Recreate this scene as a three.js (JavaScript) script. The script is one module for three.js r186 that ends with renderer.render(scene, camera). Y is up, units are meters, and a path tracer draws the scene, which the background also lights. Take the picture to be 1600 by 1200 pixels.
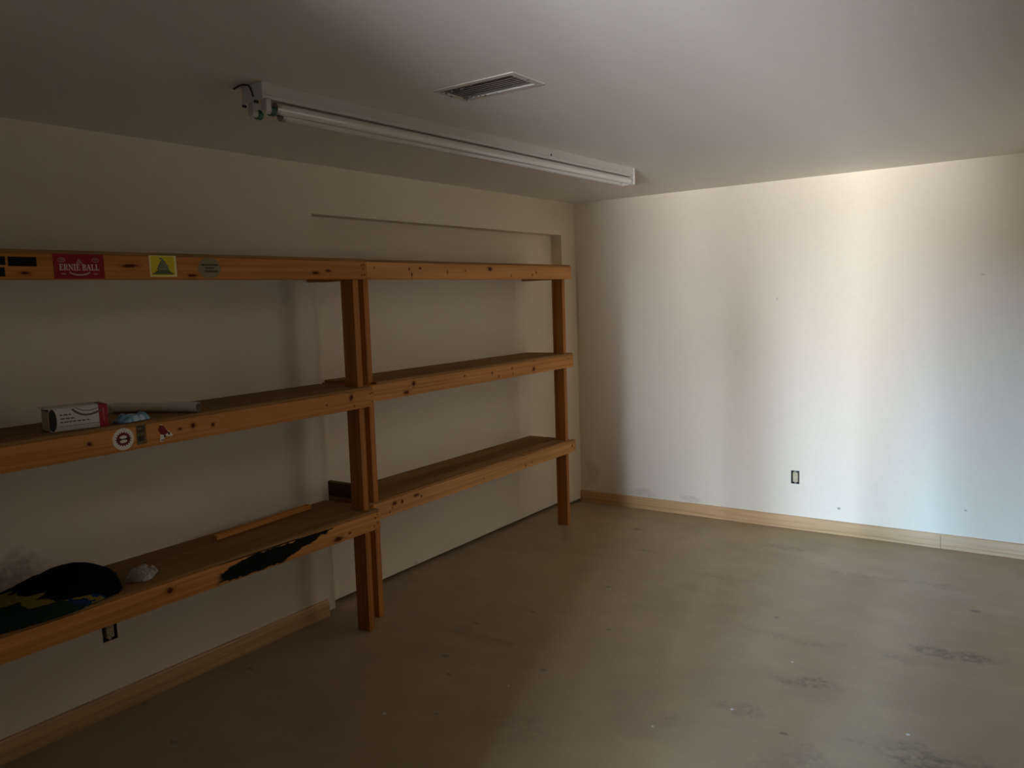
import * as THREE from 'three';
import { RoundedBoxGeometry } from 'three/addons/geometries/RoundedBoxGeometry.js';
import { mergeGeometries } from 'three/addons/utils/BufferGeometryUtils.js';
import { RectAreaLightUniformsLib } from 'three/addons/lights/RectAreaLightUniformsLib.js';

// ------------------------------------------------------------------ camera, light, exposure
// world: left wall face x = 0, back wall face z = 0, floor y = 0, metres
const scene = new THREE.Scene();
const H = 2.44, ROOM_X = 4.7, ROOM_Z = 7.0;
const camera = new THREE.PerspectiveCamera(51.472, 4 / 3, 0.05, 100);
camera.position.set(3.299, 1.6966, 5.6595);
camera.rotation.order = 'YXZ';
camera.rotation.set(THREE.MathUtils.degToRad(-6.0974), THREE.MathUtils.degToRad(35.0388), THREE.MathUtils.degToRad(-2.0581));
const renderer = new THREE.WebGLRenderer({ antialias: true });
renderer.toneMapping = THREE.LinearToneMapping;
renderer.toneMappingExposure = 1.0;
renderer.shadowMap.enabled = true;
RectAreaLightUniformsLib.init();
scene.background = new THREE.Color(0x05070a);

// Daylight outside the narrow side door behind the camera: strips of sky between the dark trees
// and houses across the yard, and sunlit ground. The door works like a slit: sky light falls on
// the low part of the far wall, light from the ground on its top and on the ceiling.
const DOOR_L = 2.74, DOOR_R = 3.32, DOOR_H = 2.06;
function skyStrip(rgb, intensity, w, y0, y1, x) {
  const l = new THREE.RectAreaLight(new THREE.Color().setRGB(...rgb), intensity, w, y1 - y0);
  l.position.set(x, (y0 + y1) / 2, 20); l.lookAt((DOOR_L + DOOR_R) / 2, (y0 + y1) / 2, ROOM_Z); scene.add(l);
}
function sunlitGround(rgb, intensity, w, len, x, z, slope) {
  const l = new THREE.RectAreaLight(new THREE.Color().setRGB(...rgb), intensity, w, len);
  l.rotation.order = 'YXZ'; l.rotation.set(Math.PI / 2, Math.atan(slope), 0); l.position.set(x, 0.0, z); scene.add(l);
}
const SKY = [0.62, 1.08, 1.74], PALE = [0.84, 1.07, 1.40], YARD = [0.98, 1.05, 1.19];
skyStrip(PALE, 340, 0.7, 1.8, 3.4, 4.85);
skyStrip(SKY, 300, 0.9, 3.4, 6.0, 4.60);
skyStrip(PALE, 310, 0.20, 1.8, 6.0, 5.40);
skyStrip(PALE, 550, 0.20, 1.8, 3.4, 7.02);
skyStrip(PALE, 150, 1.5, 3.4, 6.0, 6.45);
skyStrip(SKY, 400, 0.5, 2.3, 6.0, 3.27);
sunlitGround(YARD, 720, 1.5, 8, 4.52, 19, 0.124);
sunlitGround(YARD, 470, 1.4, 8, 6.45, 19, 0.285);
// dim shaded side window in the right wall near the far corner: it gives the shelf fronts their light
const WIN = { z0: 0.30, z1: 1.80, y0: 0.95, y1: 2.0 };
{
  const l = new THREE.RectAreaLight(new THREE.Color().setRGB(1.0, 0.96, 0.90), 1.7, WIN.z1 - WIN.z0 - 0.08, WIN.y1 - WIN.y0 - 0.08);
  l.position.set(ROOM_X + 0.03, (WIN.y0 + WIN.y1) / 2, (WIN.z0 + WIN.z1) / 2); l.lookAt(0, (WIN.y0 + WIN.y1) / 2, (WIN.z0 + WIN.z1) / 2); scene.add(l);
}

// ------------------------------------------------------------------ helpers
function rng(seed) { let s = seed >>> 0; return () => { s = (s + 0x6d2b79f5) | 0; let t = Math.imul(s ^ (s >>> 15), 1 | s); t = (t + Math.imul(t ^ (t >>> 7), 61 | t)) ^ t; return ((t ^ (t >>> 14)) >>> 0) / 4294967296; }; }
function hash2(x, y, s) { let h = Math.imul(x | 0, 374761393) + Math.imul(y | 0, 668265263) + Math.imul(s | 0, 1274126177); h = Math.imul(h ^ (h >>> 13), 1274126177); return ((h ^ (h >>> 16)) >>> 0) / 4294967296; }
function vnoise(x, y, s) {
  const xi = Math.floor(x), yi = Math.floor(y), fx = x - xi, fy = y - yi, u = fx * fx * (3 - 2 * fx), v = fy * fy * (3 - 2 * fy);
  const a = hash2(xi, yi, s), b = hash2(xi + 1, yi, s), c = hash2(xi, yi + 1, s), d = hash2(xi + 1, yi + 1, s);
  return a + (b - a) * u + (c - a) * v + (a - b - c + d) * u * v;
}
function fbm(x, y, s, o = 4) { let a = 0, w = 0.5, t = 0; for (let i = 0; i < o; i++) { a += w * vnoise(x, y, s + i * 17); t += w; x *= 2.03; y *= 2.03; w *= 0.5; } return a / t; }
const sm = (a, b, x) => { const t = Math.min(1, Math.max(0, (x - a) / (b - a))); return t * t * (3 - 2 * t); };
const clamp = (x, a = 0, b = 1) => Math.min(b, Math.max(a, x));
const toS = (l) => Math.round(255 * clamp(l <= 0.0031308 ? l * 12.92 : 1.055 * Math.pow(l, 1 / 2.4) - 0.055));
// fn(u px, v px up) -> linear rgb
function dataTex(w, h, fn, srgb = true, repeat = false) {
  const d = new Uint8Array(w * h * 4);
  for (let j = 0; j < h; j++) for (let i = 0; i < w; i++) {
    const c = fn(i, j), k = (j * w + i) * 4;
    if (srgb) { d[k] = toS(c[0]); d[k + 1] = toS(c[1]); d[k + 2] = toS(c[2]); } else { const g = Math.round(255 * clamp(c)); d[k] = d[k + 1] = d[k + 2] = g; }
    d[k + 3] = 255;
  }
  const t = new THREE.DataTexture(d, w, h); t.magFilter = THREE.LinearFilter; t.minFilter = THREE.LinearMipmapLinearFilter; t.generateMipmaps = true;
  t.colorSpace = srgb ? THREE.SRGBColorSpace : THREE.NoColorSpace;
  t.wrapS = t.wrapT = repeat ? THREE.MirroredRepeatWrapping : THREE.ClampToEdgeWrapping; t.needsUpdate = true; return t;
}
const lin = (r, g, b) => new THREE.Color().setRGB(r, g, b);
const mat = (c, rough = 0.8, o = {}) => new THREE.MeshStandardMaterial({ color: c.isColor ? c : lin(...c), roughness: rough, ...o });
const names = new Map();
function numbered(n) { const k = names.get(n) || 0; names.set(n, k + 1); return k ? n + '_' + String(k).padStart(3, '0') : n; }
function mesh(name, geo, m, parent) { const o = new THREE.Mesh(geo, m); o.name = parent ? name : numbered(name); o.castShadow = o.receiveShadow = true; (parent || scene).add(o); return o; }
function tag(o, label, category, group) { o.userData = { label, category }; if (group) o.userData.group = group; return o; }
function thing(name, label, category, at = [0, 0, 0], turn = 0, group) { const o = new THREE.Group(); o.name = numbered(name); o.position.set(...at); o.rotation.y = turn; scene.add(o); return tag(o, label, category, group); }
function struct(name, geo, m, label, cat) { const o = new THREE.Mesh(geo, m); o.name = name; o.castShadow = o.receiveShadow = true; o.userData = { kind: 'structure', label, category: cat }; scene.add(o); return o; }
// box by corners, edges slightly rounded
function bx(x0, x1, y0, y1, z0, z1, r = 0.0025) {
  const w = x1 - x0, h = y1 - y0, d = z1 - z0;
  const g = r > 0 ? new RoundedBoxGeometry(w, h, d, 1, Math.min(r, w / 2.1, h / 2.1, d / 2.1)) : new THREE.BoxGeometry(w, h, d);
  return g.translate((x0 + x1) / 2, (y0 + y1) / 2, (z0 + z1) / 2);
}
function reuv(g, fn) {
  const p = g.attributes.position, n = g.attributes.normal, uv = new Float32Array(p.count * 2);
  for (let i = 0; i < p.count; i++) { const r = fn(p.getX(i), p.getY(i), p.getZ(i), n.getX(i), n.getY(i), n.getZ(i)); uv[2 * i] = r[0]; uv[2 * i + 1] = r[1]; }
  g.setAttribute('uv', new THREE.BufferAttribute(uv, 2)); return g;
}
const plain = (g) => { const q = g.index ? g.toNonIndexed() : g; for (const k of Object.keys(q.attributes)) if (!['position', 'normal', 'uv'].includes(k)) q.deleteAttribute(k); return q; };
const join = (...g) => mergeGeometries(g.map(plain));
// a polygon (list of [a, b]) with rectangular holes [a0, a1, b0, b1] as a slab
function slab(pts, holes, depth) {
  const s = new THREE.Shape(pts.map((p) => new THREE.Vector2(...p)));
  for (const [a0, a1, b0, b1] of holes) s.holes.push(new THREE.Path([[a0, b0], [a0, b1], [a1, b1], [a1, b0]].map((p) => new THREE.Vector2(...p))));
  return new THREE.ExtrudeGeometry(s, { depth, bevelEnabled: false });
}

// ------------------------------------------------------------------ surface materials
const PAINT = [0.80, 0.675, 0.505], CEILING = [0.76, 0.69, 0.585];
function wallTex(w, h, mw, mh, seed, spots, WALL = PAINT) {
  return dataTex(w, h, (i, j) => {
    const x = i / w * mw, y = j / h * mh;
    let k = 1 - 0.05 * (fbm(x * 1.6, y * 1.3, seed) - 0.5) - 0.035 * (fbm(x * 40, y * 40, seed + 5, 2) - 0.5);
    let dirt = 0;
    for (const [sx, sy, rx, ry, a] of spots) {
      const d = Math.hypot((x - sx) / rx, (y - sy) / ry) + 0.9 * (fbm(x * 14, y * 14, seed + 9) - 0.5);
      dirt = Math.max(dirt, a * (1 - sm(0.35, 1.0, d)) * (0.55 + 0.9 * (fbm(x * 60, y * 60, seed + 3, 2) - 0.2)));
    }
    dirt = clamp(dirt);
    return [WALL[0] * k * (1 - dirt * 0.85), WALL[1] * k * (1 - dirt * 0.87), WALL[2] * k * (1 - dirt * 0.9)];
  });
}
const peel = dataTex(512, 512, (i, j) => { const x = i / 512, y = j / 512; const t = (a, b, s, f) => vnoise(((a * f) % f + f) % f, b * f, s); return 0.5 * vnoise(x * 40, y * 40, 3) + 0.35 * vnoise(x * 90, y * 90, 4) + 0.15 * hash2(i, j, 5); }, false, true);
peel.repeat.set(1, 1);
const wallMat = (tex) => new THREE.MeshStandardMaterial({ map: tex, roughness: 0.72, bumpMap: peel, bumpScale: 0.0006 });
const peelUV = null;

// floor: worn beige paint on concrete, with scuffs, dirt and crumbs where the photo has them
const dirtSpots = [
  [0.767, 0.544, 0.09, 0.04, 0.8], [1.07, 0.963, 0.13, 0.05, 0.55], [1.79, 0.47, 0.22, 0.10, 0.6], [2.44, 2.26, 0.22, 0.10, 0.75], [2.67, 1.82, 0.2, 0.09, 0.6], [2.92, 1.66, 0.26, 0.08, 0.75],
  [2.95, 2.65, 0.24, 0.16, 0.8], [2.03, 2.86, 0.12, 0.10, 0.45], [0.98, 2.6, 0.22, 0.06, 0.6], [0.79, 2.6, 0.12, 0.08, 0.5], [2.22, 2.6, 0.16, 0.10, 0.55], [2.7, 0.75, 0.3, 0.06, 0.45], [1.70, 1.2, 0.3, 0.10, 0.3],
  [2.2, 1.85, 0.3, 0.06, 0.35], [2.35, 0.8, 0.24, 0.07, 0.4], [1.5, 3.2, 0.3, 0.12, 0.3], [2.6, 2.9, 0.3, 0.2, 0.35],
];
const darkDots = [[0.886, 2.863, 0.022], [1.371, 2.746, 0.016], [1.134, 1.667, 0.016], [1.317, 2.446, 0.006], [0.442, 4.011, 0.022], [0.047, 3.9, 0.014], [0.168, 3.442, 0.014], [0.78, 2.48, 0.014], [2.45, 2.72, 0.014], [2.95, 1.05, 0.02], [2.1, 1.63, 0.014], [0.95, 2.2, 0.012], [1.2, 3.3, 0.012], [1.02, 3.0, 0.011], [1.42, 2.2, 0.01]];
const paleDots = [[2.22, 2.645, 0.012], [2.847, 2.486, 0.014], [1.012, 3.411, 0.011], [2.0, 2.93, 0.010], [1.32, 2.95, 0.009], [2.31, 2.1, 0.01]];
const FW = 2048, FH = 2048;
const floorBase = [0.355, 0.25, 0.14];
const floorTex = dataTex(FW, FH, (i, j) => {
  const x = i / FW * ROOM_X, z = ROOM_Z - j / FH * ROOM_Z;
  let k = 1 + 0.14 * (fbm(x * 1.1 + 3, z * 1.6, 31) - 0.5) + 0.16 * (fbm(x * 7, z * 11, 37, 3) - 0.5) + 0.09 * (hash2(i, j, 41) - 0.5);
  let d = 0.14 * sm(0.55, 0.75, fbm(x * 2.6, z * 3.4, 47));
  const w = 1.5 * (fbm(x * 9, z * 9, 43) - 0.5), fine = fbm(x * 55, z * 55, 45, 2);
  for (const [sx, sz, rx, rz, a] of dirtSpots) { const q = Math.hypot((x - sx) / rx, (z - sz) / rz); if (q < 2) d = Math.max(d, 1.2 * a * (1 - sm(0.2, 1.0, q + w)) * clamp(0.15 + 1.5 * (fine - 0.25))); }
  for (const [sx, sz, r] of darkDots) { const q = Math.hypot((x - sx) / (r * 1.5), (z - sz) / r) + 0.5 * w; if (q < 1.2) d = Math.max(d, 0.8 * (1 - sm(0.5, 1.1, q))); }
  let p = 0;
  for (const [sx, sz, r] of paleDots) { const q = Math.hypot(x - sx, z - sz) / (r * 0.7); if (q < 1) p = Math.max(p, 1 - sm(0.5, 1, q)); }
  const c = floorBase.map((v, n) => v * k * (1 - d * [0.55, 0.52, 0.45][n]));
  return c.map((v, n) => v + (0.7 - v) * p * 0.8);
});
const floorRough = dataTex(512, 512, (i, j) => 0.50 + 0.28 * (fbm(i / 512 * 9, j / 512 * 22, 51) - 0.5) + 0.1 * (fbm(i / 512 * 60, j / 512 * 60, 53, 2) - 0.5), false);
const floorMat = new THREE.MeshStandardMaterial({ map: floorTex, roughnessMap: floorRough, roughness: 1.0 });

// wood: grain along u. fn works in metres
function woodColour(u, v, seed, tone) {
  const warp = 0.02 * (fbm(u * 1.7, v * 9, seed + 1) - 0.5);
  const ring = sm(0.35, 0.75, fbm(u * 0.55 + 2, (v + warp) * 95, seed + 2, 3));
  const fibre = fbm(u * 5, v * 420, seed + 3, 2), broad = fbm(u * 1.3, v * 12, seed + 4, 3);
  const k = 0.78 + 0.42 * broad - 0.20 * ring + 0.20 * (fibre - 0.5);
  return [tone[0] * k, tone[1] * Math.pow(k, 1.12), tone[2] * Math.pow(k, 1.3)];
}
const PINE = [0.58, 0.25, 0.068], PLY = [0.29, 0.150, 0.055];
// knots [u, v, r, elongation], nails [u, v], marks {u0,u1,...} burnt black patch as polygon rows
function boardTex(len, hgt, seed, tone, knots, nails, burn) {
  const w = 2048, h = 128;
  return dataTex(w, h, (i, j) => {
    const u = i / w * len, v = j / h * hgt; let du = 0, dv = 0, dark = 0, ringd = 0;
    for (const [ku, kv, r0, e] of knots) { const r = r0 * 1.25;
      const q = Math.hypot((u - ku) / e, v - kv);
      if (q < r * 4) { const f = Math.exp(-q * q / (r * r * 2.2)); dv += f * (v > kv ? 1 : -1) * r * 0.8; }
      const qq = q + r * 0.5 * (fbm(u * 90, v * 90, seed + 8, 2) - 0.5);
      dark = Math.max(dark, 1 - sm(r * 0.55, r * 1.05, qq)); ringd = Math.max(ringd, 0.45 * (1 - sm(r * 0.8, r * 2.2, qq)));
    }
    for (const [nu, nv] of nails) dark = Math.max(dark, 0.92 * (1 - sm(0.0035, 0.006, Math.hypot(u - nu, v - nv))));
    let c = woodColour(u + du, v + dv, seed, tone);
    c = c.map((x, n) => x * (1 - ringd * [0.45, 0.6, 0.65][n]) * (1 - dark * [0.78, 0.86, 0.88][n]));
    if (burn) { const b = clamp(burn(u, v, seed)); c = c.map((x) => x * (1 - b) + 0.003 * b); }
    return c;
  });
}
const genericWood = dataTex(1024, 512, (i, j) => woodColour(i / 1024 * 2.4, j / 512 * 0.5, 71, PINE), true, true);
const plyTex = dataTex(1024, 512, (i, j) => { const u = i / 1024 * 2.4, v = j / 512 * 0.5, c = woodColour(u, v * 0.6, 83, PLY), g = 0.85 + 0.3 * fbm(u * 6, v * 14, 87); return c.map((x) => x * g); }, true, true);
const baseTex = dataTex(1024, 256, (i, j) => woodColour(i / 1024 * 2.4, j / 256 * 0.25, 91, [0.55, 0.325, 0.145]), true, true);
const postTex = dataTex(1024, 512, (i, j) => woodColour(i / 1024 * 2.4, j / 512 * 0.5, 75, [0.48, 0.19, 0.048]), true, true);
const pineMat = new THREE.MeshPhysicalMaterial({ map: genericWood, roughness: 0.8, specularIntensity: 0.4 }), postMat = new THREE.MeshPhysicalMaterial({ map: postTex, roughness: 0.8, specularIntensity: 0.4 });
const plyMat = new THREE.MeshPhysicalMaterial({ map: plyTex, roughness: 0.85, specularIntensity: 0.4 });
const baseMat = new THREE.MeshStandardMaterial({ map: baseTex, roughness: 0.45 });
const plyTex2 = dataTex(1024, 512, (i, j) => { const u = i / 1024 * 2.4, v = j / 512 * 0.5, c = woodColour(u, v * 0.6, 103, [0.23, 0.105, 0.034]), g = 0.85 + 0.3 * fbm(u * 6, v * 14, 107); return c.map((x) => x * g); }, true, true), plyMat2 = new THREE.MeshPhysicalMaterial({ map: plyTex2, roughness: 0.85, specularIntensity: 0.4 });
const boardMat = (t) => new THREE.MeshPhysicalMaterial({ map: t, roughness: 0.8, specularIntensity: 0.35 });
// grain along axis 'x' | 'y' | 'z'; uv scaled for a 2.4 x 0.5 m tile
function grain(g, axis, off = 0, tw = 2.4, th = 0.5) {
  return reuv(g, (x, y, z) => axis === 'x' ? [x / tw + off, (y + z) / th + off * 3.1] : axis === 'y' ? [y / tw + off, (x + z) / th + off * 3.1] : [z / tw + off, (x + y) / th + off * 3.1]);
}

// ------------------------------------------------------------------ room shell
const T = 0.15;
struct('floor', reuv(bx(-0.3, ROOM_X + T, -0.12, 0, -T, ROOM_Z + T, 0), (x, y, z) => [x / ROOM_X, (ROOM_Z - z) / ROOM_Z]), floorMat, 'worn beige painted concrete floor with dark scuffs', 'floor');
const ceilTex = wallTex(1024, 1024, ROOM_X, ROOM_Z, 211, [], CEILING);
const VENT = { x0: 1.442, x1: 1.748, z0: 3.238, z1: 3.388 };
{ // ceiling: shape in (x, -z), with the vent opening
  const g = slab([[-0.3, T], [ROOM_X + T, T], [ROOM_X + T, -ROOM_Z - T], [-0.3, -ROOM_Z - T]], [[VENT.x0, VENT.x1, -VENT.z1, -VENT.z0]], 0.1);
  g.rotateX(-Math.PI / 2).translate(0, H, 0);
  struct('ceiling', reuv(g, (x, y, z) => [x / ROOM_X, (ROOM_Z - z) / ROOM_Z]), wallMat(ceilTex), 'plain painted ceiling with a dark vent opening', 'ceiling');
}
{ // back wall, shape in (x, y), outlet hole
  const g = slab([[-0.3, -0.05], [ROOM_X + T, -0.05], [ROOM_X + T, H + 0.05], [-0.3, H + 0.05]], [[1.7185, 1.7755, 0.325, 0.419]], T).translate(0, 0, -T);
  const tex = wallTex(2048, 1024, ROOM_X, H, 223, [[0.55, 0.125, 0.14, 0.05, 0.20], [0.95, 0.118, 0.12, 0.035, 0.18], [2.04, 0.18, 0.012, 0.010, 0.6], [2.80, 0.26, 0.01, 0.008, 0.5], [0.10, 0.25, 0.09, 0.12, 0.16], [2.86, 1.74, 0.02, 0.006, 0.3], [1.62, 1.63, 0.012, 0.02, 0.25], [0.012, 1.55, 0.01, 0.5, 0.3]]);
  struct('wall_back', reuv(g, (x, y) => [x / ROOM_X, y / H]), wallMat(tex), 'white painted wall streaked by daylight', 'wall');
}
{ // left wall: plaster face with the boarded-up wide opening set 9 cm back
  // shape in (-z, y), extruded, turned so that the extrusion runs along +x
  const zA = 0.21, zB = 2.742, top = 2.181, y0 = 0.022;
  const face = slab([[T, y0], [T, H + 0.05], [-ROOM_Z - T, H + 0.05], [-ROOM_Z - T, y0], [-zB, y0], [-zB, top], [-zA, top], [-zA, y0]], [[-4.025, -3.962, 0.315, 0.405]], 0.24);
  face.rotateY(Math.PI / 2).translate(-0.24, 0, 0);
  const infill = bx(-0.30, -0.09, y0, H, zA - 0.1, zB + 0.1, 0), footing = bx(-0.3, -0.235, -0.02, 0.05, -T, ROOM_Z + T, 0);
  const g = join(face, infill, footing);
  const tex = wallTex(2048, 1024, ROOM_Z, H, 229, [[4.33, 0.70, 0.13, 0.12, 0.5], [4.22, 0.665, 0.12, 0.05, 0.4], [1.97, 0.035, 0.025, 0.012, 0.4]]);
  struct('wall_left', reuv(g, (x, y, z) => [z / ROOM_Z, y / H]), wallMat(tex), 'white painted wall with a wide shallow recess behind the shelves', 'wall');
}
{
  // right wall, shape in (-z, y), with the window opening
  const r = slab([[T, 0], [T, H + 0.05], [-ROOM_Z - T, H + 0.05], [-ROOM_Z - T, 0]], [[-WIN.z1, -WIN.z0, WIN.y0, WIN.y1]], T).rotateY(Math.PI / 2).translate(ROOM_X, 0, 0);
  struct('wall_right', r, mat([0.42, 0.27, 0.15], 0.8), 'brown wooden side wall with a window', 'wall');
  const wf = 0.04, X = ROOM_X + 0.06, fr = slab([[-WIN.z0, WIN.y0], [-WIN.z0, WIN.y1], [-WIN.z1, WIN.y1], [-WIN.z1, WIN.y0]], [[-WIN.z1 + wf, -WIN.z0 - wf, WIN.y0 + wf, WIN.y1 - wf]], 0.05).rotateY(Math.PI / 2).translate(X, 0, 0);
  const win = struct('window_1', fr, mat([0.6, 0.57, 0.5], 0.5), 'side window frame', 'window');
  mesh('pane', bx(X + 0.022, X + 0.027, WIN.y0 + wf, WIN.y1 - wf, WIN.z0 + wf, WIN.z1 - wf, 0), new THREE.MeshPhysicalMaterial({ color: lin(0.9, 0.92, 0.9), roughness: 0.05, transmission: 1, thickness: 0 }), win);
  const g = slab([[-0.3, 0], [DOOR_L, 0], [DOOR_L, DOOR_H], [DOOR_R, DOOR_H], [DOOR_R, 0], [ROOM_X + T, 0], [ROOM_X + T, H + 0.05], [-0.3, H + 0.05]], [], 0.10).translate(0, 0, ROOM_Z);
  struct('wall_rear', g, mat([0.28, 0.17, 0.09], 0.8), 'unpainted brown rear wall with an open side door', 'wall');
}
{ // side door standing open outside its opening, and the driveway outside
  const m = mat([0.66, 0.64, 0.58], 0.5);
  const d = struct('door_1', join(bx(DOOR_L - 0.045, DOOR_L - 0.005, 0.01, DOOR_H - 0.02, ROOM_Z + 0.11, ROOM_Z + 0.76), bx(DOOR_L - 0.005, DOOR_L - 0.001, 0.2, 0.9, ROOM_Z + 0.22, ROOM_Z + 0.65), bx(DOOR_L - 0.005, DOOR_L - 0.001, 1.05, 1.85, ROOM_Z + 0.22, ROOM_Z + 0.65)), m, 'panelled side door standing open', 'door');
  mesh('door_handle', new THREE.SphereGeometry(0.028, 16, 10).translate(DOOR_L + 0.03, 0.98, ROOM_Z + 0.70), mat([0.6, 0.5, 0.3], 0.3, { metalness: 1 }), d);
  struct('floor_outside', bx(-1, 12, -0.15, -0.03, ROOM_Z + T, 24, 0), mat([0.42, 0.39, 0.34], 0.9), 'concrete driveway outside the side door', 'driveway');
}
// baseboards: profile in (thickness, height)
function baseboard(name, len, label) {
  const s = new THREE.Shape([[0, 0], [0.019, 0], [0.0185, 0.05], [0.0165, 0.082], [0.012, 0.091], [0, 0.092]].map((p) => new THREE.Vector2(...p)));
  return { g: new THREE.ExtrudeGeometry(s, { depth: len, bevelEnabled: false }), name, label };
}
{
  const addB = (b, rot, at, uoff) => { b.g.rotateY(rot).translate(...at); struct(b.name, grain(b.g, rot ? 'x' : 'z', uoff, 2.4, 0.25), baseMat, b.label, 'baseboard'); };
  addB(baseboard('baseboard_left', ROOM_Z - 2.80, 'brown wooden baseboard under the shelves'), 0, [0, 0, 2.80], 0.3);
  // along the back wall: turned so that the profile leaves the wall towards +z
  for (const [n, x0, x1, o, lab] of [['baseboard_back', 0.0, 2.666, 0.1, 'long light wooden baseboard running from the corner'], ['baseboard_back_001', 2.668, ROOM_X, 0.63, 'light wooden baseboard length past the joint']]) {
    const b = baseboard(n, x1 - x0, lab); b.g.rotateY(-Math.PI / 2); // depth along -x, profile thickness along +z
    b.g.translate(x1, 0, 0); struct(n, grain(b.g, 'x', o, 2.4, 0.25), baseMat, lab, 'baseboard');
  }
}

// ------------------------------------------------------------------ shelving
// both units are 16 inches deep; the far one stands back in the recess
const DECK = 0.013, TH = 0.038, BH = 0.089;
function sticker(parent, name, label, zc, yc, wz, hy, canvasFn, face, shape) {
  // thin vinyl on the board front (x = face), drawn left to right as seen from the room (towards -z)
  const W = 256, Hh = Math.max(32, Math.round(256 * hy / wz)), c = document.createElement('canvas'); c.width = W; c.height = Hh;
  canvasFn(c.getContext('2d'), W, Hh);
  const t = new THREE.CanvasTexture(c); t.colorSpace = THREE.SRGBColorSpace;
  let g;
  const s = new THREE.Shape();
  const pts = shape || [[-0.5, -0.5], [0.5, -0.5], [0.5, 0.5], [-0.5, 0.5]];
  pts.forEach((p, i) => (i ? s.lineTo(p[0] * wz, p[1] * hy) : s.moveTo(p[0] * wz, p[1] * hy))); s.closePath();
  g = new THREE.ExtrudeGeometry(s, { depth: 0.0005, bevelEnabled: false, curveSegments: 1 });
  reuv(g, (x, y) => [x / wz + 0.5, y / hy + 0.5]);
  g.rotateY(Math.PI / 2).translate(face, yc, zc);
  const o = mesh(name, g, new THREE.MeshPhysicalMaterial({ map: t, roughness: 0.6, specularIntensity: 0.3 }), parent); o.userData.label = label; return o;
}
const disc = Array.from({ length: 40 }, (_, i) => [0.5 * Math.cos(i / 40 * 2 * Math.PI), 0.5 * Math.sin(i / 40 * 2 * Math.PI)]);

function shelfUnit({ label, wallX, frontX, z0, z1, posts, levels, boards, lean }) {
  const cz = (z0 + z1) / 2, u = thing('shelf_unit', label, 'shelf', [0, 0, 0], 0, 'lumber shelf units');
  const out = { group: u, boards: [] };
  levels.forEach((yb, n) => {
    const B = boards[n], g = bx(frontX - TH, frontX, yb, yb + BH, z0, z1, 0.003);
    const len = z1 - z0;
    reuv(g, (x, y, z, nx, ny) => [(z1 - z) / len, Math.abs(ny) > 0.7 ? clamp(0.1 + (x - frontX + TH) / TH * 0.3) : (y - yb) / BH]);
    out.boards.push(mesh('front_board', g, boardMat(boardTex(len, BH, 300 + n * 7 + (wallX < 0 ? 50 : 0), B.tone || PINE, B.knots || [], B.nails || [], B.burn)), u));
    // deck sheet laid on the boards, a little lower at the wall
    const planks = B.planks || [[wallX + 0.002, frontX - 0.004]];
    const low = B.flush ? DECK - 0.001 : 0;   // planks dropped in behind the front board, level with its top
    planks.forEach(([a, b], i) => {
      const dg = bx(a, b, yb + BH - low, yb + BH + DECK - low, z0 + 0.004, z1 - (B.short || 0.004), 0.0015); grain(dg, 'z', 0.17 * n + 0.31 * i);
      mesh(planks.length > 1 ? 'deck_plank' : 'deck', dg, i % 2 ? plyMat2 : plyMat, u);
    });
    for (const [pz0, pz1] of posts) mesh('cross_brace', grain(bx(wallX + 0.003, frontX - TH - 0.001, yb, yb + BH - 0.001 - low, pz0 - 0.04, pz0 - 0.002), 'x', 0.11 * n), pineMat, u);
    mesh('wall_ledger', grain(bx(wallX + 0.001, wallX + 0.020, yb + 0.02, yb + BH - 0.001 - low, z0 + 0.05, z1 - 0.05), 'z', 0.4), pineMat, u);
  });
  posts.forEach(([pz0, pz1], i) => {
    const top = levels[levels.length - 1] + BH - 0.002, g = grain(bx(frontX - TH - 0.089, frontX - TH - 0.0005, 0, top, pz0, pz1, 0.003), 'y', 0.23 * i + (wallX < 0 ? 0.5 : 0));
    const p = g.attributes.position; for (let k = 0; k < p.count; k++) p.setZ(k, p.getZ(k) - lean * p.getY(k));   // the posts stand a little out of plumb
    mesh('post', g, postMat, u);
  });
  return out;
}
const ZL0 = 2.763, ZL1 = 5.20;     // left unit along the wall
const uL = (z) => ZL1 - z;          // board texture u
const nailPair = (u) => [[u, 0.02], [u + 0.012, 0.068], [u - 0.02, 0.045]];
const burn = (u, v, s) => { // black scorch along the board, z 3.73 .. 3.07
  const z = ZL1 - u; if (z > 3.80 || z < 3.02) return 0;
  const t = (3.735 - z) / 0.665;                       // 0 at the left end
  const lo = t < 0.08 ? 0.012 : 0.004 + 0.085 * Math.pow(clamp((t - 0.42) / 0.58), 1.2), hi = 0.05 + 0.043 * sm(0, 0.45, t) + 0.01 * Math.sin(t * 9);
  const n = 0.012 * (fbm(u * 30, v * 60, s + 3) - 0.5) * 2;
  const e = 0.004;
  return sm(lo - e, lo + e, v + n) * (1 - sm(hi - e, hi + e, v + n)) * sm(-0.02, 0.05, t + n * 2) * (1 - sm(0.97, 1.0, t + n));
};
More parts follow.
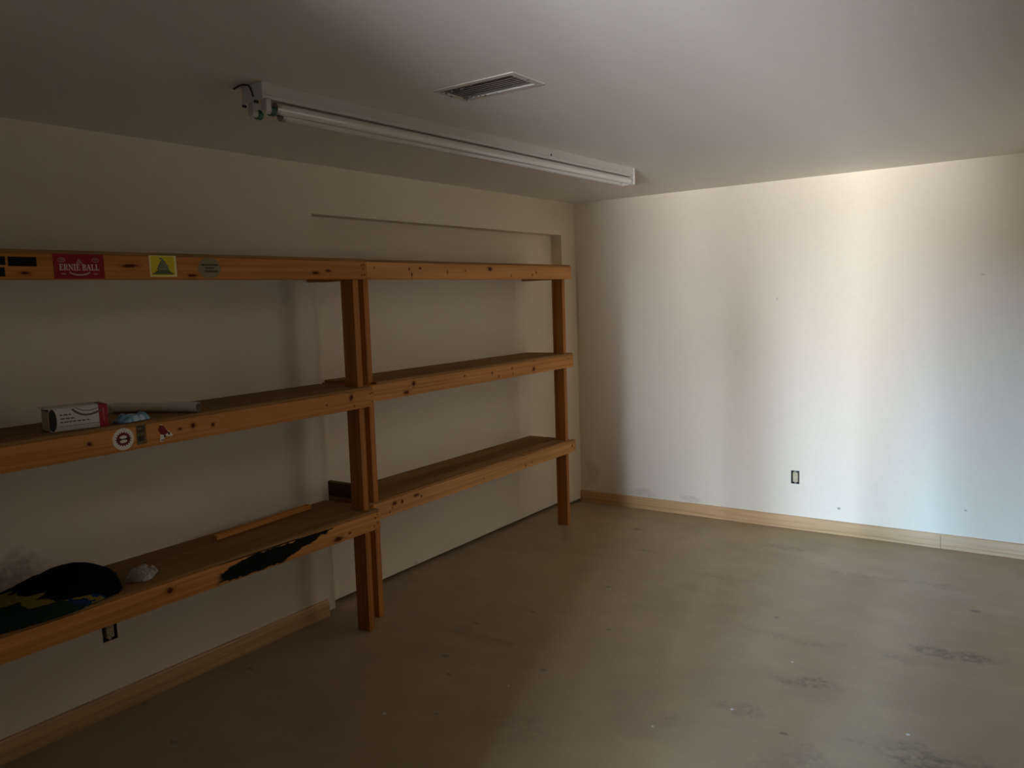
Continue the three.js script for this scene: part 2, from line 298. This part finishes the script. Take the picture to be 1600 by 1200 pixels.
const left = shelfUnit({
  label: 'lumber shelf unit with stickers on its front boards', wallX: 0, frontX: 0.406, z0: ZL0, z1: ZL1, lean: 0.009,
  posts: [[2.807, 2.845], [5.12, 5.158]], levels: [0.540, 1.178, 1.820],
  boards: [
    { tone: [0.60, 0.265, 0.075], knots: [[uL(3.95), 0.055, 0.012, 1.2], [uL(3.06), 0.02, 0.012, 2.2], [uL(2.98), 0.03, 0.005, 1.4]], nails: [[uL(2.80), 0.062], [uL(2.785), 0.035], [uL(2.785), 0.078], [uL(2.81), 0.02]], burn },
    { knots: [[uL(4.21), 0.05, 0.007, 1.2], [uL(3.79), 0.055, 0.009, 1.1], [uL(3.85), 0.05, 0.005, 1.8], [uL(3.70), 0.045, 0.007, 1.1], [uL(2.92), 0.06, 0.013, 0.9], [uL(3.08), 0.045, 0.004, 1.3]], nails: [[uL(2.90), 0.018], [uL(2.79), 0.066], [uL(2.775), 0.07], [uL(2.777), 0.025]] },
    { tone: [0.52, 0.205, 0.052], knots: [[uL(4.37), 0.022, 0.005, 3], [uL(4.0), 0.05, 0.006, 5], [uL(3.74), 0.015, 0.005, 4], [uL(3.1), 0.03, 0.006, 3], [uL(3.02), 0.04, 0.005, 3]], nails: [[uL(2.80), 0.07], [uL(2.79), 0.05], [uL(2.785), 0.072], [uL(2.8), 0.02], [uL(2.782), 0.022]] },
  ],
});
const ZR0 = 0.607, ZR1 = 2.72, uR = (z) => ZR1 - z;
const right = shelfUnit({
  label: 'lumber shelf unit standing back in the wall recess by the corner', wallX: -0.09, frontX: 0.316, z0: ZR0, z1: ZR1, lean: 0.008,
  posts: [[0.652, 0.690], [2.645, 2.683]], levels: [0.552, 1.184, 1.824],
  boards: [
    { tone: [0.68, 0.34, 0.118], flush: true, planks: [[-0.088, 0.040], [0.050, 0.160], [0.170, 0.264]], knots: [[uR(2.56), 0.06, 0.010, 1.6], [uR(2.50), 0.055, 0.010, 0.9], [uR(2.38), 0.065, 0.008, 2.4], [uR(2.34), 0.05, 0.006, 1], [uR(1.28), 0.02, 0.007, 0.8], [uR(1.2), 0.03, 0.005, 0.8], [uR(0.66), 0.05, 0.009, 0.8], [uR(1.75), 0.03, 0.004, 1]], nails: [[uR(0.63), 0.025], [uR(0.64), 0.065], [uR(2.60), 0.02], [uR(2.58), 0.04]] },
    { tone: [0.60, 0.27, 0.085], short: 0.075, knots: [[uR(2.36), 0.062, 0.012, 1.1], [uR(2.42), 0.02, 0.010, 1.8], [uR(1.62), 0.05, 0.009, 0.8], [uR(1.40), 0.06, 0.007, 0.6], [uR(1.39), 0.025, 0.007, 0.5], [uR(1.14), 0.03, 0.012, 1.2], [uR(1.9), 0.06, 0.005, 1.2], [uR(1.55), 0.02, 0.009, 0.7]], nails: [[uR(0.67), 0.065], [uR(0.66), 0.02], [uR(0.70), 0.07]] },
    { tone: [0.64, 0.30, 0.098], knots: [[uR(2.35), 0.055, 0.007, 0.8], [uR(2.33), 0.025, 0.010, 0.5], [uR(2.26), 0.06, 0.006, 1.4], [uR(2.02), 0.04, 0.008, 0.5], [uR(1.60), 0.062, 0.011, 1.6], [uR(1.37), 0.022, 0.006, 0.8], [uR(1.12), 0.028, 0.006, 0.9], [uR(1.07), 0.045, 0.008, 0.8], [uR(1.85), 0.05, 0.005, 1]], nails: [[uR(2.62), 0.06], [uR(0.66), 0.055]] },
  ],
});
// stickers
{
  const [low, mid, top] = left.boards, F = 0.406;
  sticker(top, 'sticker', 'black rectangular sticker', 4.374, 1.880, 0.090, 0.032, (c, w, h) => { c.fillStyle = '#030303'; c.fillRect(0, 0, w, h); }, F);
  sticker(top, 'sticker', 'black sticker at the board end', 4.452, 1.882, 0.05, 0.028, (c, w, h) => { c.fillStyle = '#030303'; c.fillRect(0, 0, w, h); }, F);
  sticker(top, 'sticker', 'small black sticker below another', 4.452, 1.845, 0.042, 0.030, (c, w, h) => { c.fillStyle = '#030303'; c.fillRect(0, 0, w, h); }, F);
  sticker(top, 'sticker', 'red sticker with pale lettering', 4.186, 1.866, 0.178, 0.086, (c, w, h) => {
    c.fillStyle = '#8e1d1d'; c.fillRect(0, 0, w, h);
    c.strokeStyle = '#b98d80'; c.lineWidth = 3;
    for (const s of [0.13, 0.80]) { c.beginPath(); c.ellipse(w * (s + 0.03), h * 0.24, w * 0.07, h * 0.08, 0, 0, 7); c.stroke(); c.fillStyle = '#9d6a60'; c.fillRect(w * s, h * 0.20, w * 0.07, h * 0.07); }
    c.fillStyle = '#a86a5c'; c.beginPath(); c.moveTo(w * 0.5, h * 0.16); c.lineTo(w * 0.58, h * 0.40); c.lineTo(w * 0.42, h * 0.40); c.fill();
    c.fillStyle = '#d9c7ba'; c.textAlign = 'center'; c.textBaseline = 'middle'; c.font = 'bold 41px serif';
    c.save(); c.translate(w * 0.5, h * 0.54); c.scale(0.80, 1.05); c.fillText('ERNIE BALL', 0, 0); c.restore();
    c.strokeStyle = '#c4a79b'; c.lineWidth = 7; c.beginPath(); c.ellipse(w * 0.5, h * 0.70, w * 0.2, h * 0.15, 0, 0.1, Math.PI - 0.1); c.stroke();
    c.fillStyle = '#b98d80'; c.fillRect(w * 0.14, h * 0.79, w * 0.09, h * 0.04); c.fillRect(w * 0.77, h * 0.79, w * 0.09, h * 0.04);
  }, F);
  sticker(top, 'sticker', 'yellow flag sticker with a grey coiled snake', 3.864, 1.871, 0.113, 0.081, (c, w, h) => {
    c.fillStyle = '#e6dd9a'; c.fillRect(0, 0, w, h); c.fillStyle = '#d8bf2e'; c.fillRect(w * 0.05, h * 0.03, w * 0.87, h * 0.90);
    c.fillStyle = '#5e6240'; c.beginPath(); c.moveTo(w * 0.08, h * 0.88); c.lineTo(w * 0.32, h * 0.66); c.lineTo(w * 0.66, h * 0.66); c.lineTo(w * 0.9, h * 0.88); c.fill();
    c.strokeStyle = '#6d715c'; c.lineWidth = 15; c.lineCap = 'round';
    [[0.62, 0.20], [0.52, 0.165], [0.42, 0.12], [0.32, 0.075]].forEach(([y, rx]) => { c.beginPath(); c.ellipse(w * 0.49, h * y, w * rx, h * 0.06, 0, 0, 7); c.stroke(); });
    c.beginPath(); c.moveTo(w * 0.5, h * 0.3); c.quadraticCurveTo(w * 0.5, h * 0.12, w * 0.40, h * 0.14); c.stroke();
    c.fillStyle = '#55583a'; for (let i = 0; i < 26; i++) c.fillRect(w * (0.08 + 0.031 * i), h * (0.80 + 0.02 * (i % 3)), w * 0.014, h * 0.08);
  }, F);
  sticker(top, 'sticker', 'round faded sticker with dark lines of print', 3.660, 1.866, 0.106, 0.086, (c, w, h) => {
    c.fillStyle = '#8d7a58'; c.fillRect(0, 0, w, h); c.fillStyle = '#2a2418';
    const r = rng(5); for (const [y, a, b] of [[0.36, 0.16, 0.86], [0.50, 0.32, 0.68], [0.66, 0.28, 0.84]]) { let x = a; while (x < b) { const q = 0.02 + 0.03 * r(); c.fillRect(w * x, h * (y - 0.045), w * q, h * 0.08); x += q + 0.012; } }
  }, F, disc);
  sticker(mid, 'sticker', 'round white sticker with a dark red toothed ring', 4.082, 1.226, 0.083, 0.083, (c, w, h) => {
    c.fillStyle = '#e4d9c8'; c.fillRect(0, 0, w, h); c.save(); c.translate(w / 2, h / 2);
    c.fillStyle = '#6e2420'; c.beginPath(); for (let i = 0; i < 36; i++) { const a = i / 36 * 2 * Math.PI, r = w * (i % 2 ? 0.27 : 0.35); c.lineTo(r * 1.1 * Math.cos(a), r * Math.sin(a)); } c.fill();
    c.fillStyle = '#e4d9c8'; c.beginPath(); c.ellipse(0, -h * 0.09, w * 0.17, h * 0.075, 0, 0, 7); c.fill(); c.beginPath(); c.ellipse(0, h * 0.10, w * 0.17, h * 0.075, 0, 0, 7); c.fill();
    c.fillStyle = '#2c1512'; c.fillRect(-w * 0.36, -h * 0.02, w * 0.72, h * 0.05); c.restore();
  }, F, disc);
  sticker(mid, 'sticker', 'faded grey rectangular sticker', 4.011, 1.232, 0.040, 0.074, (c, w, h) => {
    c.fillStyle = '#6d5a38'; c.fillRect(0, 0, w, h); c.fillStyle = '#4a4230'; c.fillRect(w * 0.1, h * 0.04, w * 0.75, h * 0.36); c.fillStyle = '#3d3324'; c.fillRect(w * 0.15, h * 0.56, w * 0.6, h * 0.28); c.fillStyle = '#7a6a4a'; c.fillRect(w * 0.2, h * 0.14, w * 0.4, h * 0.08);
  }, F);
  sticker(mid, 'sticker', 'three-cornered red and white sticker', 3.911, 1.224, 0.062, 0.070, (c, w, h) => {
    c.fillStyle = '#e2d8c8'; c.fillRect(0, 0, w, h); c.fillStyle = '#7c2422'; c.beginPath(); c.moveTo(0, 0); c.lineTo(w * 0.36, h * 0.08); c.lineTo(w * 0.72, h * 0.52); c.lineTo(w * 0.40, h * 0.62); c.lineTo(0, h * 0.52); c.fill();
    c.fillStyle = '#30231c'; c.fillRect(w * 0.36, h * 0.62, w * 0.14, h * 0.14); c.fillRect(w * 0.66, h * 0.50, w * 0.12, h * 0.14);
    c.fillStyle = '#30231c'; c.fillRect(w * 0.15, h * 0.86, w * 0.2, h * 0.05);
  }, F, [[-0.5, 0.2], [-0.35, 0.5], [-0.2, 0.48], [0.1, 0.15], [0.5, -0.18], [0.42, -0.25], [0.0, -0.22], [-0.3, -0.5], [-0.42, -0.4], [-0.36, -0.05]]);
}

// ------------------------------------------------------------------ ceiling fixture
{
  // channel 2.64 m long, its right side 1.095 from the wall near, 1.164 far
  const L = 2.60, W = 0.105, CH = 0.052;
  const f = thing('fluorescent_fixture', 'long white two-tube fluorescent strip light under the ceiling, unlit', 'ceiling light', [1.076, H, 2.585], -0.0268);
  const white = mat([0.62, 0.57, 0.48], 0.45), glass = new THREE.MeshPhysicalMaterial({ color: lin(0.70, 0.65, 0.56), roughness: 0.25, clearcoat: 0.6, clearcoatRoughness: 0.1 });
  const cs = new THREE.Shape([[-W / 2, -0.001], [W / 2, -0.001], [W / 2, -CH + 0.008], [W / 2 - 0.008, -CH], [-W / 2 + 0.008, -CH], [-W / 2, -CH + 0.008]].map((p) => new THREE.Vector2(...p)));
  mesh('channel', new THREE.ExtrudeGeometry(cs, { depth: L, bevelEnabled: false }).translate(0, 0, -L / 2), white, f);
  // thin lip where the channel cover snaps on
  mesh('cover_lip', join(bx(W / 2 - 0.001, W / 2 + 0.003, -CH + 0.010, -CH + 0.014, -L / 2, L / 2, 0), bx(-W / 2 - 0.003, -W / 2 + 0.001, -CH + 0.010, -CH + 0.014, -L / 2, L / 2, 0)), white, f);
  const dark = mat([0.03, 0.025, 0.02], 0.7), green = mat([0.015, 0.10, 0.055], 0.45), brass = mat([0.45, 0.42, 0.36], 0.4, { metalness: 0.8 });
  // far end: deep end plate holding the tubes
  mesh('end_plate', bx(-W / 2 - 0.004, W / 2 + 0.004, -0.098, -0.002, -L / 2 - 0.012, -L / 2, 0.002), white, f);
  mesh('end_plate', bx(-W / 2 - 0.002, W / 2 + 0.002, -0.058, -0.002, L / 2, L / 2 + 0.004, 0.001), white, f);
  for (const x of [-0.036, 0.036]) {
    const zl = L / 2 - 0.035, h = mesh('lamp_holder', join(bx(x - 0.014, x + 0.014, -0.086, -CH, zl, zl + 0.022, 0.004), new THREE.CylinderGeometry(0.014, 0.014, 0.022, 20).rotateX(Math.PI / 2).translate(x, -0.086, zl + 0.011)), white, f);
    const s = mesh('socket', new THREE.CylinderGeometry(0.0165, 0.0165, 0.018, 24).rotateX(Math.PI / 2).translate(x, -0.088, zl - 0.009), green, h);
    s.userData.label = 'green plastic socket';
    const h2 = mesh('lamp_holder', bx(x - 0.014, x + 0.014, -0.096, -CH, -L / 2 + 0.001, -L / 2 + 0.016, 0.004), white, f);
    const z0 = -L / 2 + 0.016, z1 = x < 0 ? zl - 0.10 : zl - 0.020, r = 0.019, yc = -CH - 0.006 - r;
    const t = mesh('lamp_tube', new THREE.CylinderGeometry(r, r, z1 - z0 - 0.03, 28).rotateX(Math.PI / 2).translate(x, yc, (z0 + z1) / 2), glass, f);
    for (const zc of [z1 - 0.009, z0 + 0.009]) mesh('tube_cap', new THREE.CylinderGeometry(r * 1.01, r * 1.01, 0.016, 28).rotateX(Math.PI / 2).translate(x, yc, zc), brass, t);
    for (const d of [-0.006, 0.006]) mesh('pin', new THREE.CylinderGeometry(0.0022, 0.0022, 0.014, 8).rotateX(Math.PI / 2).translate(x + d, yc, z1 + 0.004), dark, t);
  }
  // cable clamp and supply wire at the near end
  for (const [x, y] of [[0.02, -0.062], [-0.045, -0.066]]) mesh('clamp_screw', new THREE.CylinderGeometry(0.005, 0.005, 0.012, 12).rotateX(Math.PI / 2).translate(x, y, L / 2 + 0.004), dark, f);
  const wire = new THREE.CatmullRomCurve3([[-0.085, -0.004, L / 2 + 0.012], [-0.02, -0.004, L / 2 + 0.022], [0.0, -0.010, L / 2 + 0.014], [0.012, -0.045, L / 2 + 0.008]].map((p) => new THREE.Vector3(...p)));
  mesh('supply_wire', new THREE.TubeGeometry(wire, 24, 0.003, 8), dark, f).userData.label = 'thin dark supply wire';
  mesh('knockout', new THREE.CylinderGeometry(0.006, 0.006, 0.002, 14).rotateZ(Math.PI / 2).translate(W / 2 + 0.001, -0.032, -0.42), dark, f);
}
// ------------------------------------------------------------------ ceiling vent
{
  const v = thing('ceiling_vent', 'rectangular ceiling vent with a pale frame and dirty slats', 'vent', [(VENT.x0 + VENT.x1) / 2, H, (VENT.z0 + VENT.z1) / 2]);
  const hx = (VENT.x1 - VENT.x0) / 2, hz = (VENT.z1 - VENT.z0) / 2, fl = 0.024, pale = mat([0.58, 0.51, 0.42], 0.8), dirty = mat([0.16, 0.13, 0.09], 0.95), slatMat = mat([0.19, 0.15, 0.105], 0.9), duct = mat([0.20, 0.17, 0.13], 0.9);
  const g = slab([[-hx - fl, -hz - fl], [hx + fl, -hz - fl], [hx + fl, hz + fl], [-hx - fl, hz + fl]], [[-hx + 0.002, hx - 0.002, -hz + 0.002, hz - 0.002]], 0.0025).rotateX(-Math.PI / 2).translate(0, -0.0028, 0);
  mesh('frame', g, pale, v);
  for (let i = 0; i < 7; i++) mesh('slat', new THREE.BoxGeometry(2 * hx - 0.012, 0.0016, 0.030).rotateX(0.62).translate(0, 0.0098, -hz + 0.016 + i * (2 * hz - 0.032) / 6), slatMat, v);
  // (the slats are brown with dust, which also hangs over the edge of the frame)
  // sheet-metal boot running up above the ceiling
  const e = 0.0025, top = 0.9;
  mesh('duct', join(bx(-hx, hx, top, top + 0.004, -hz, hz, 0), bx(-hx, -hx + e, 0.0005, top, -hz, hz, 0), bx(hx - e, hx, 0.0005, top, -hz, hz, 0), bx(-hx, hx, 0.0005, top, -hz, -hz + e, 0), bx(-hx, hx, 0.0005, top, hz - e, hz, 0)), duct, v);
  // tufts of dust hanging off the near edge
  const r = rng(77), tufts = [];
  for (let i = 0; i < 26; i++) { const w = 0.003 + 0.005 * r(); tufts.push(new THREE.ConeGeometry(0.003 + 0.003 * r(), w, 5).rotateX(Math.PI).translate(-hx + 0.002 + 0.10 * r() * r() * 2, -0.004 - w / 3, hz - 0.03 * r() + (r() < 0.5 ? -2 * hz + 0.03 : 0))); }
  const d = mesh('dust', mergeGeometries(tufts.map(plain)), dirty, v); d.userData.kind = 'stuff'; d.userData.label = 'dark dust hanging from the vent edge';
  for (const x of [-1, 1]) mesh('screw', new THREE.CylinderGeometry(0.005, 0.005, 0.003, 12).translate(x * (hx + 0.012), -0.004, 0), slatMat, v);
}
// ------------------------------------------------------------------ wall outlets without cover plates
function outlet(label, at, turn, w, h) {
  const o = thing('wall_outlet', label, 'outlet', at, turn);   // local +z leaves the wall
  const dark = mat([0.055, 0.05, 0.04], 0.6), ivory = mat([0.57, 0.46, 0.28], 0.5), slot = mat([0.03, 0.025, 0.02], 0.7);
  mesh('box', join(bx(-w / 2, w / 2, -h / 2, h / 2, -0.05, -0.045, 0), bx(-w / 2, -w / 2 + 0.002, -h / 2, h / 2, -0.05, 0.0015, 0), bx(w / 2 - 0.002, w / 2, -h / 2, h / 2, -0.05, 0.0015, 0), bx(-w / 2, w / 2, -h / 2, -h / 2 + 0.002, -0.05, 0.0015, 0), bx(-w / 2, w / 2, h / 2 - 0.002, h / 2, -0.05, 0.0015, 0)), dark, o).userData.label = 'dark metal box';
  mesh('receptacle', join(bx(-0.0175, 0.0175, -0.034, 0.034, -0.03, 0.004, 0.004), bx(-0.0145, 0.0145, 0.006, 0.030, 0.003, 0.007, 0.003), bx(-0.0145, 0.0145, -0.030, -0.006, 0.003, 0.007, 0.003)), ivory, o).userData.label = 'ivory plastic duplex socket';
  for (const y of [0.018, -0.018]) for (const b of [[-0.008, -0.006, y - 0.004, y + 0.006], [0.006, 0.008, y - 0.004, y + 0.006], [-0.002, 0.002, y - 0.009, y - 0.005]]) mesh('slot', bx(...b, 0.0065, 0.0075, 0), slot, o);
  const steel = mat([0.4, 0.36, 0.28], 0.5, { metalness: 0.6 });
  for (const [a, b] of [[0.034, h / 2 - 0.001], [-h / 2 + 0.001, -0.034]]) mesh('mounting_strap', bx(-0.006, 0.006, a, b, -0.004, -0.001, 0), steel, o);
  return o;
}
outlet('ivory outlet without cover plate on the bright wall above the baseboard', [1.747, 0.372, 0], 0, 0.057, 0.094);
outlet('outlet in a dark open box on the wall below the lowest shelf', [0, 0.360, 3.9935], Math.PI / 2, 0.063, 0.090);

// ------------------------------------------------------------------ things on the shelves
const deckL = (n) => [0.540, 1.178, 1.820][n] + BH + DECK + 0.0008, deckR = (n) => [0.552, 1.184, 1.824][n] + BH + DECK + 0.0008;
{ // carton on the middle shelf: local x along the front (to the right as seen), z out of the front
  const w = 0.195, h = 0.083, d = 0.105, b = thing('carton', 'white and red cardboard carton with a black end on the shelf', 'box', [0.305, deckL(1), 4.20], Math.PI / 2 - 0.21);
  const cv = document.createElement('canvas'); cv.width = 512; cv.height = 256; const c = cv.getContext('2d');
  c.fillStyle = '#d8cfc2'; c.fillRect(0, 0, 512, 256);
  c.fillStyle = '#15161c'; c.beginPath(); c.ellipse(26, 128, 36, 124, 0, 0, 7); c.fill();
  c.fillStyle = '#a31f22'; c.fillRect(430, 0, 82, 256); c.fillStyle = '#c95a52'; c.fillRect(466, 40, 12, 150);
  c.fillStyle = '#6f4536'; const r = rng(9);
  for (const [x, y, n] of [[90, 70, 3], [95, 112, 3], [90, 150, 7], [80, 200, 9]]) { let q = x; for (let i = 0; i < n; i++) { const k = 18 + 22 * r(); c.fillRect(q, y, k, y > 180 ? 5 : 13); q += k + 8; } }
  c.strokeStyle = '#7a5546'; c.lineWidth = 22; c.beginPath(); c.moveTo(200, 20); c.bezierCurveTo(280, 130, 360, 110, 460, 60); c.stroke(); c.lineWidth = 8; c.beginPath(); c.moveTo(230, 10); c.bezierCurveTo(300, 70, 380, 60, 460, 20); c.stroke();
  const t = new THREE.CanvasTexture(cv); t.colorSpace = THREE.SRGBColorSpace;
  const g = bx(-w / 2, w / 2, 0, h, -d / 2, d / 2, 0.002);
  reuv(g, (x, y, z, nx, ny, nz) => nz > 0.6 ? [x / w + 0.5, y / h] : ny > 0.6 ? [x / w + 0.5, 0.97] : nx > 0.6 ? [0.95, y / h] : [0.30 + 0.02 * z, 0.4]);
  mesh('body', g, new THREE.MeshStandardMaterial({ map: t, roughness: 0.6 }), b);
  mesh('end_flap', bx(-w / 2 - 0.002, -w / 2 + 0.002, h * 0.04, h * 0.88, -d / 2 + 0.008, d / 2 - 0.006, 0), mat([0.62, 0.56, 0.40], 0.8), b);
  mesh('lid', bx(-w / 2 - 0.012, w / 2 - 0.03, h, h + 0.002, -d / 2, d / 2 - 0.012, 0), mat([0.70, 0.66, 0.58], 0.7), b);
}
function lump(nx, nz, fn) { // closed lumpy sheet: fn(u, v) -> [x, yTop, z]; underside flat at y = 0.0
  const pos = [], idx = [];
  for (let s = 0; s < 2; s++) for (let j = 0; j <= nz; j++) for (let i = 0; i <= nx; i++) { const q = fn(i / nx, j / nz); pos.push(q[0], s ? 0.001 : Math.max(0.002, q[1]), q[2]); }
  const at = (s, i, j) => s * (nx + 1) * (nz + 1) + j * (nx + 1) + i;
  for (let j = 0; j < nz; j++) for (let i = 0; i < nx; i++) { idx.push(at(0, i, j), at(0, i, j + 1), at(0, i + 1, j), at(0, i + 1, j), at(0, i, j + 1), at(0, i + 1, j + 1)); idx.push(at(1, i, j), at(1, i + 1, j), at(1, i, j + 1), at(1, i + 1, j), at(1, i + 1, j + 1), at(1, i, j + 1)); }
  const edge = (a, b) => idx.push(at(0, ...a), at(0, ...b), at(1, ...a), at(0, ...b), at(1, ...b), at(1, ...a));
  for (let i = 0; i < nx; i++) { edge([i + 1, 0], [i, 0]); edge([i, nz], [i + 1, nz]); }
  for (let j = 0; j < nz; j++) { edge([0, j], [0, j + 1]); edge([nx, j + 1], [nx, j]); }
  const g = new THREE.BufferGeometry(); g.setAttribute('position', new THREE.Float32BufferAttribute(pos, 3)); g.setIndex(idx); g.computeVertexNormals();
  return reuv(g, (x, y, z) => [x * 4, z * 4]);
}
const dome = (u, v, p = 0.5) => Math.pow(Math.max(0, 1 - Math.pow(Math.abs(2 * u - 1), 2.6)), p) * Math.pow(Math.max(0, 1 - Math.pow(Math.abs(2 * v - 1), 2.6)), p);
function clothMesh(name, at, turn, lx, lz, hgt, seed, m, rough, shape, parent) {
  if (shape && shape.isObject3D) { parent = shape; shape = null; }
  const g = lump(44, 44, (u, v) => {
    const a = 2 * u - 1, b = 2 * v - 1, k = 1 + 0.14 * (fbm(u * 3, v * 3, seed) - 0.5);
    const px = a * Math.sqrt(1 - b * b * 0.30) * k, pz = b * Math.sqrt(1 - a * a * 0.30) * k;
    const ridge = Math.abs(fbm(u * 5, v * 3, seed + 4) - 0.5) * 2;
    return [px * lx / 2, hgt * (shape ? shape(u, v) : 1) * dome(u, v) * (1 - rough * ridge), pz * lz / 2];
  });
  const o = mesh(name, g, m, parent); o.position.set(...at); o.rotation.y = turn; return o;
}
const cloth = (name, label, cat, ...a) => tag(clothMesh(name, ...a), label, cat);
{ // rolled paper tube lying slantwise on the middle shelf
  const r = 0.021, a = new THREE.Vector3(0.378, deckL(1) + r, 3.742), b = new THREE.Vector3(0.022, deckL(1) + r, 3.90), L = a.distanceTo(b);
  const roll = thing('paper_roll', 'white rolled paper tube with an open end on the shelf', 'paper roll', [(a.x + b.x) / 2, deckL(1) + r, (a.z + b.z) / 2], Math.atan2(a.x - b.x, a.z - b.z));
  const pts = [[r, -L / 2], [r, L / 2], [r * 0.72, L / 2], [r * 0.72, -L / 2], [r, -L / 2]].map((p) => new THREE.Vector2(...p));
  mesh('sheet', new THREE.LatheGeometry(pts, 32).rotateX(Math.PI / 2), mat([0.86, 0.81, 0.72], 0.7, { side: THREE.DoubleSide }), roll);
  const inner = mesh('inner_layer', new THREE.LatheGeometry([[r * 0.70, -L / 2 + 0.002], [r * 0.70, L / 2 + 0.004], [r * 0.62, L / 2 + 0.004], [r * 0.62, -L / 2 + 0.002]].map((p) => new THREE.Vector2(...p)), 32).rotateX(Math.PI / 2), mat([0.40, 0.33, 0.24], 0.8, { side: THREE.DoubleSide }), roll);
}
{
  const bt = dataTex(128, 128, (i, j) => { const n = fbm(i / 9, j / 9, 401), k = sm(0.45, 0.62, n); return [0.16 + 0.28 * k, 0.33 + 0.22 * k, 0.46 + 0.18 * k]; }, true, true);
  cloth('plastic_pouch', 'crumpled pale blue plastic pouch between carton and paper roll', 'pouch', [0.342, deckL(1), 4.005], 0.30, 0.075, 0.155, 0.034, 21, new THREE.MeshStandardMaterial({ map: bt, roughness: 0.3 }), 0.6, (u, v) => 0.62 + 0.75 * vnoise(u * 4, v * 6, 403));
}
{ // clothes heap on the lowest shelf, running out of the picture
  const y = deckL(0), weave = (c, s) => new THREE.MeshPhysicalMaterial({ map: dataTex(64, 64, (i, j) => { const k = 0.8 + 0.4 * hash2(i, j, s); return c.map((v) => v * k); }, true, true), roughness: 1, specularIntensity: 0.1 });
  const j = thing('jacket', 'black jacket with yellow, green and blue panels heaped on the lowest shelf', 'jacket', [0.22, y, 4.38]);
  const panel = (name, ...a) => clothMesh(name, ...a, j);
  panel('green_panel', [0.050, 0, 0.10], -0.16, 0.29, 0.50, 0.064, 33, weave([0.013, 0.026, 0.019], 11), 0.35);
  panel('blue_panel', [0.092, 0, -0.060], -0.08, 0.185, 0.30, 0.054, 39, weave([0.012, 0.030, 0.075], 12), 0.35);
  panel('yellow_stripe', [0.040, 0.002, 0.02], -0.12, 0.275, 0.48, 0.070, 35, weave([0.17, 0.125, 0.022], 13), 0.30);
  panel('body', [0.012, 0, -0.03], -0.10, 0.315, 0.56, 0.118, 57, weave([0.005, 0.006, 0.008], 14), 0.35, (u, v) => 0.56 + 0.50 * sm(0.75, 0.25, v));
  cloth('plastic_wrapper', 'crumpled clear plastic wrapper beside the black jacket', 'wrapper', [0.285, y, 3.99], 0.7, 0.10, 0.15, 0.045, 63, new THREE.MeshPhysicalMaterial({ color: lin(0.46, 0.40, 0.32), roughness: 0.35, transmission: 0.35, thickness: 0 }), 0.9);
}
// slender offcut at the back of the lowest shelf and a dark block behind the posts
tag(mesh('wood_offcut', grain(bx(-0.017, 0.017, 0, 0.022, -0.30, 0.30, 0.002), 'z', 0.4), pineMat), 'thin pale wood offcut lying along the back of the lowest shelf', 'offcut');
scene.getObjectByName('wood_offcut').position.set(0.085, deckL(0), 3.235); scene.getObjectByName('wood_offcut').rotation.y = 0.075;
tag(mesh('wood_block', grain(bx(-0.085, 0.185, 0, 0.076, -0.019, 0.019, 0.002), 'x', 0.8), mat([0.10, 0.045, 0.02], 0.8)), 'dark wood block set across the lowest shelf behind the posts', 'block');
scene.getObjectByName('wood_block').position.set(0, deckR(0) - DECK + 0.0015, 2.665);

renderer.render(scene, camera);
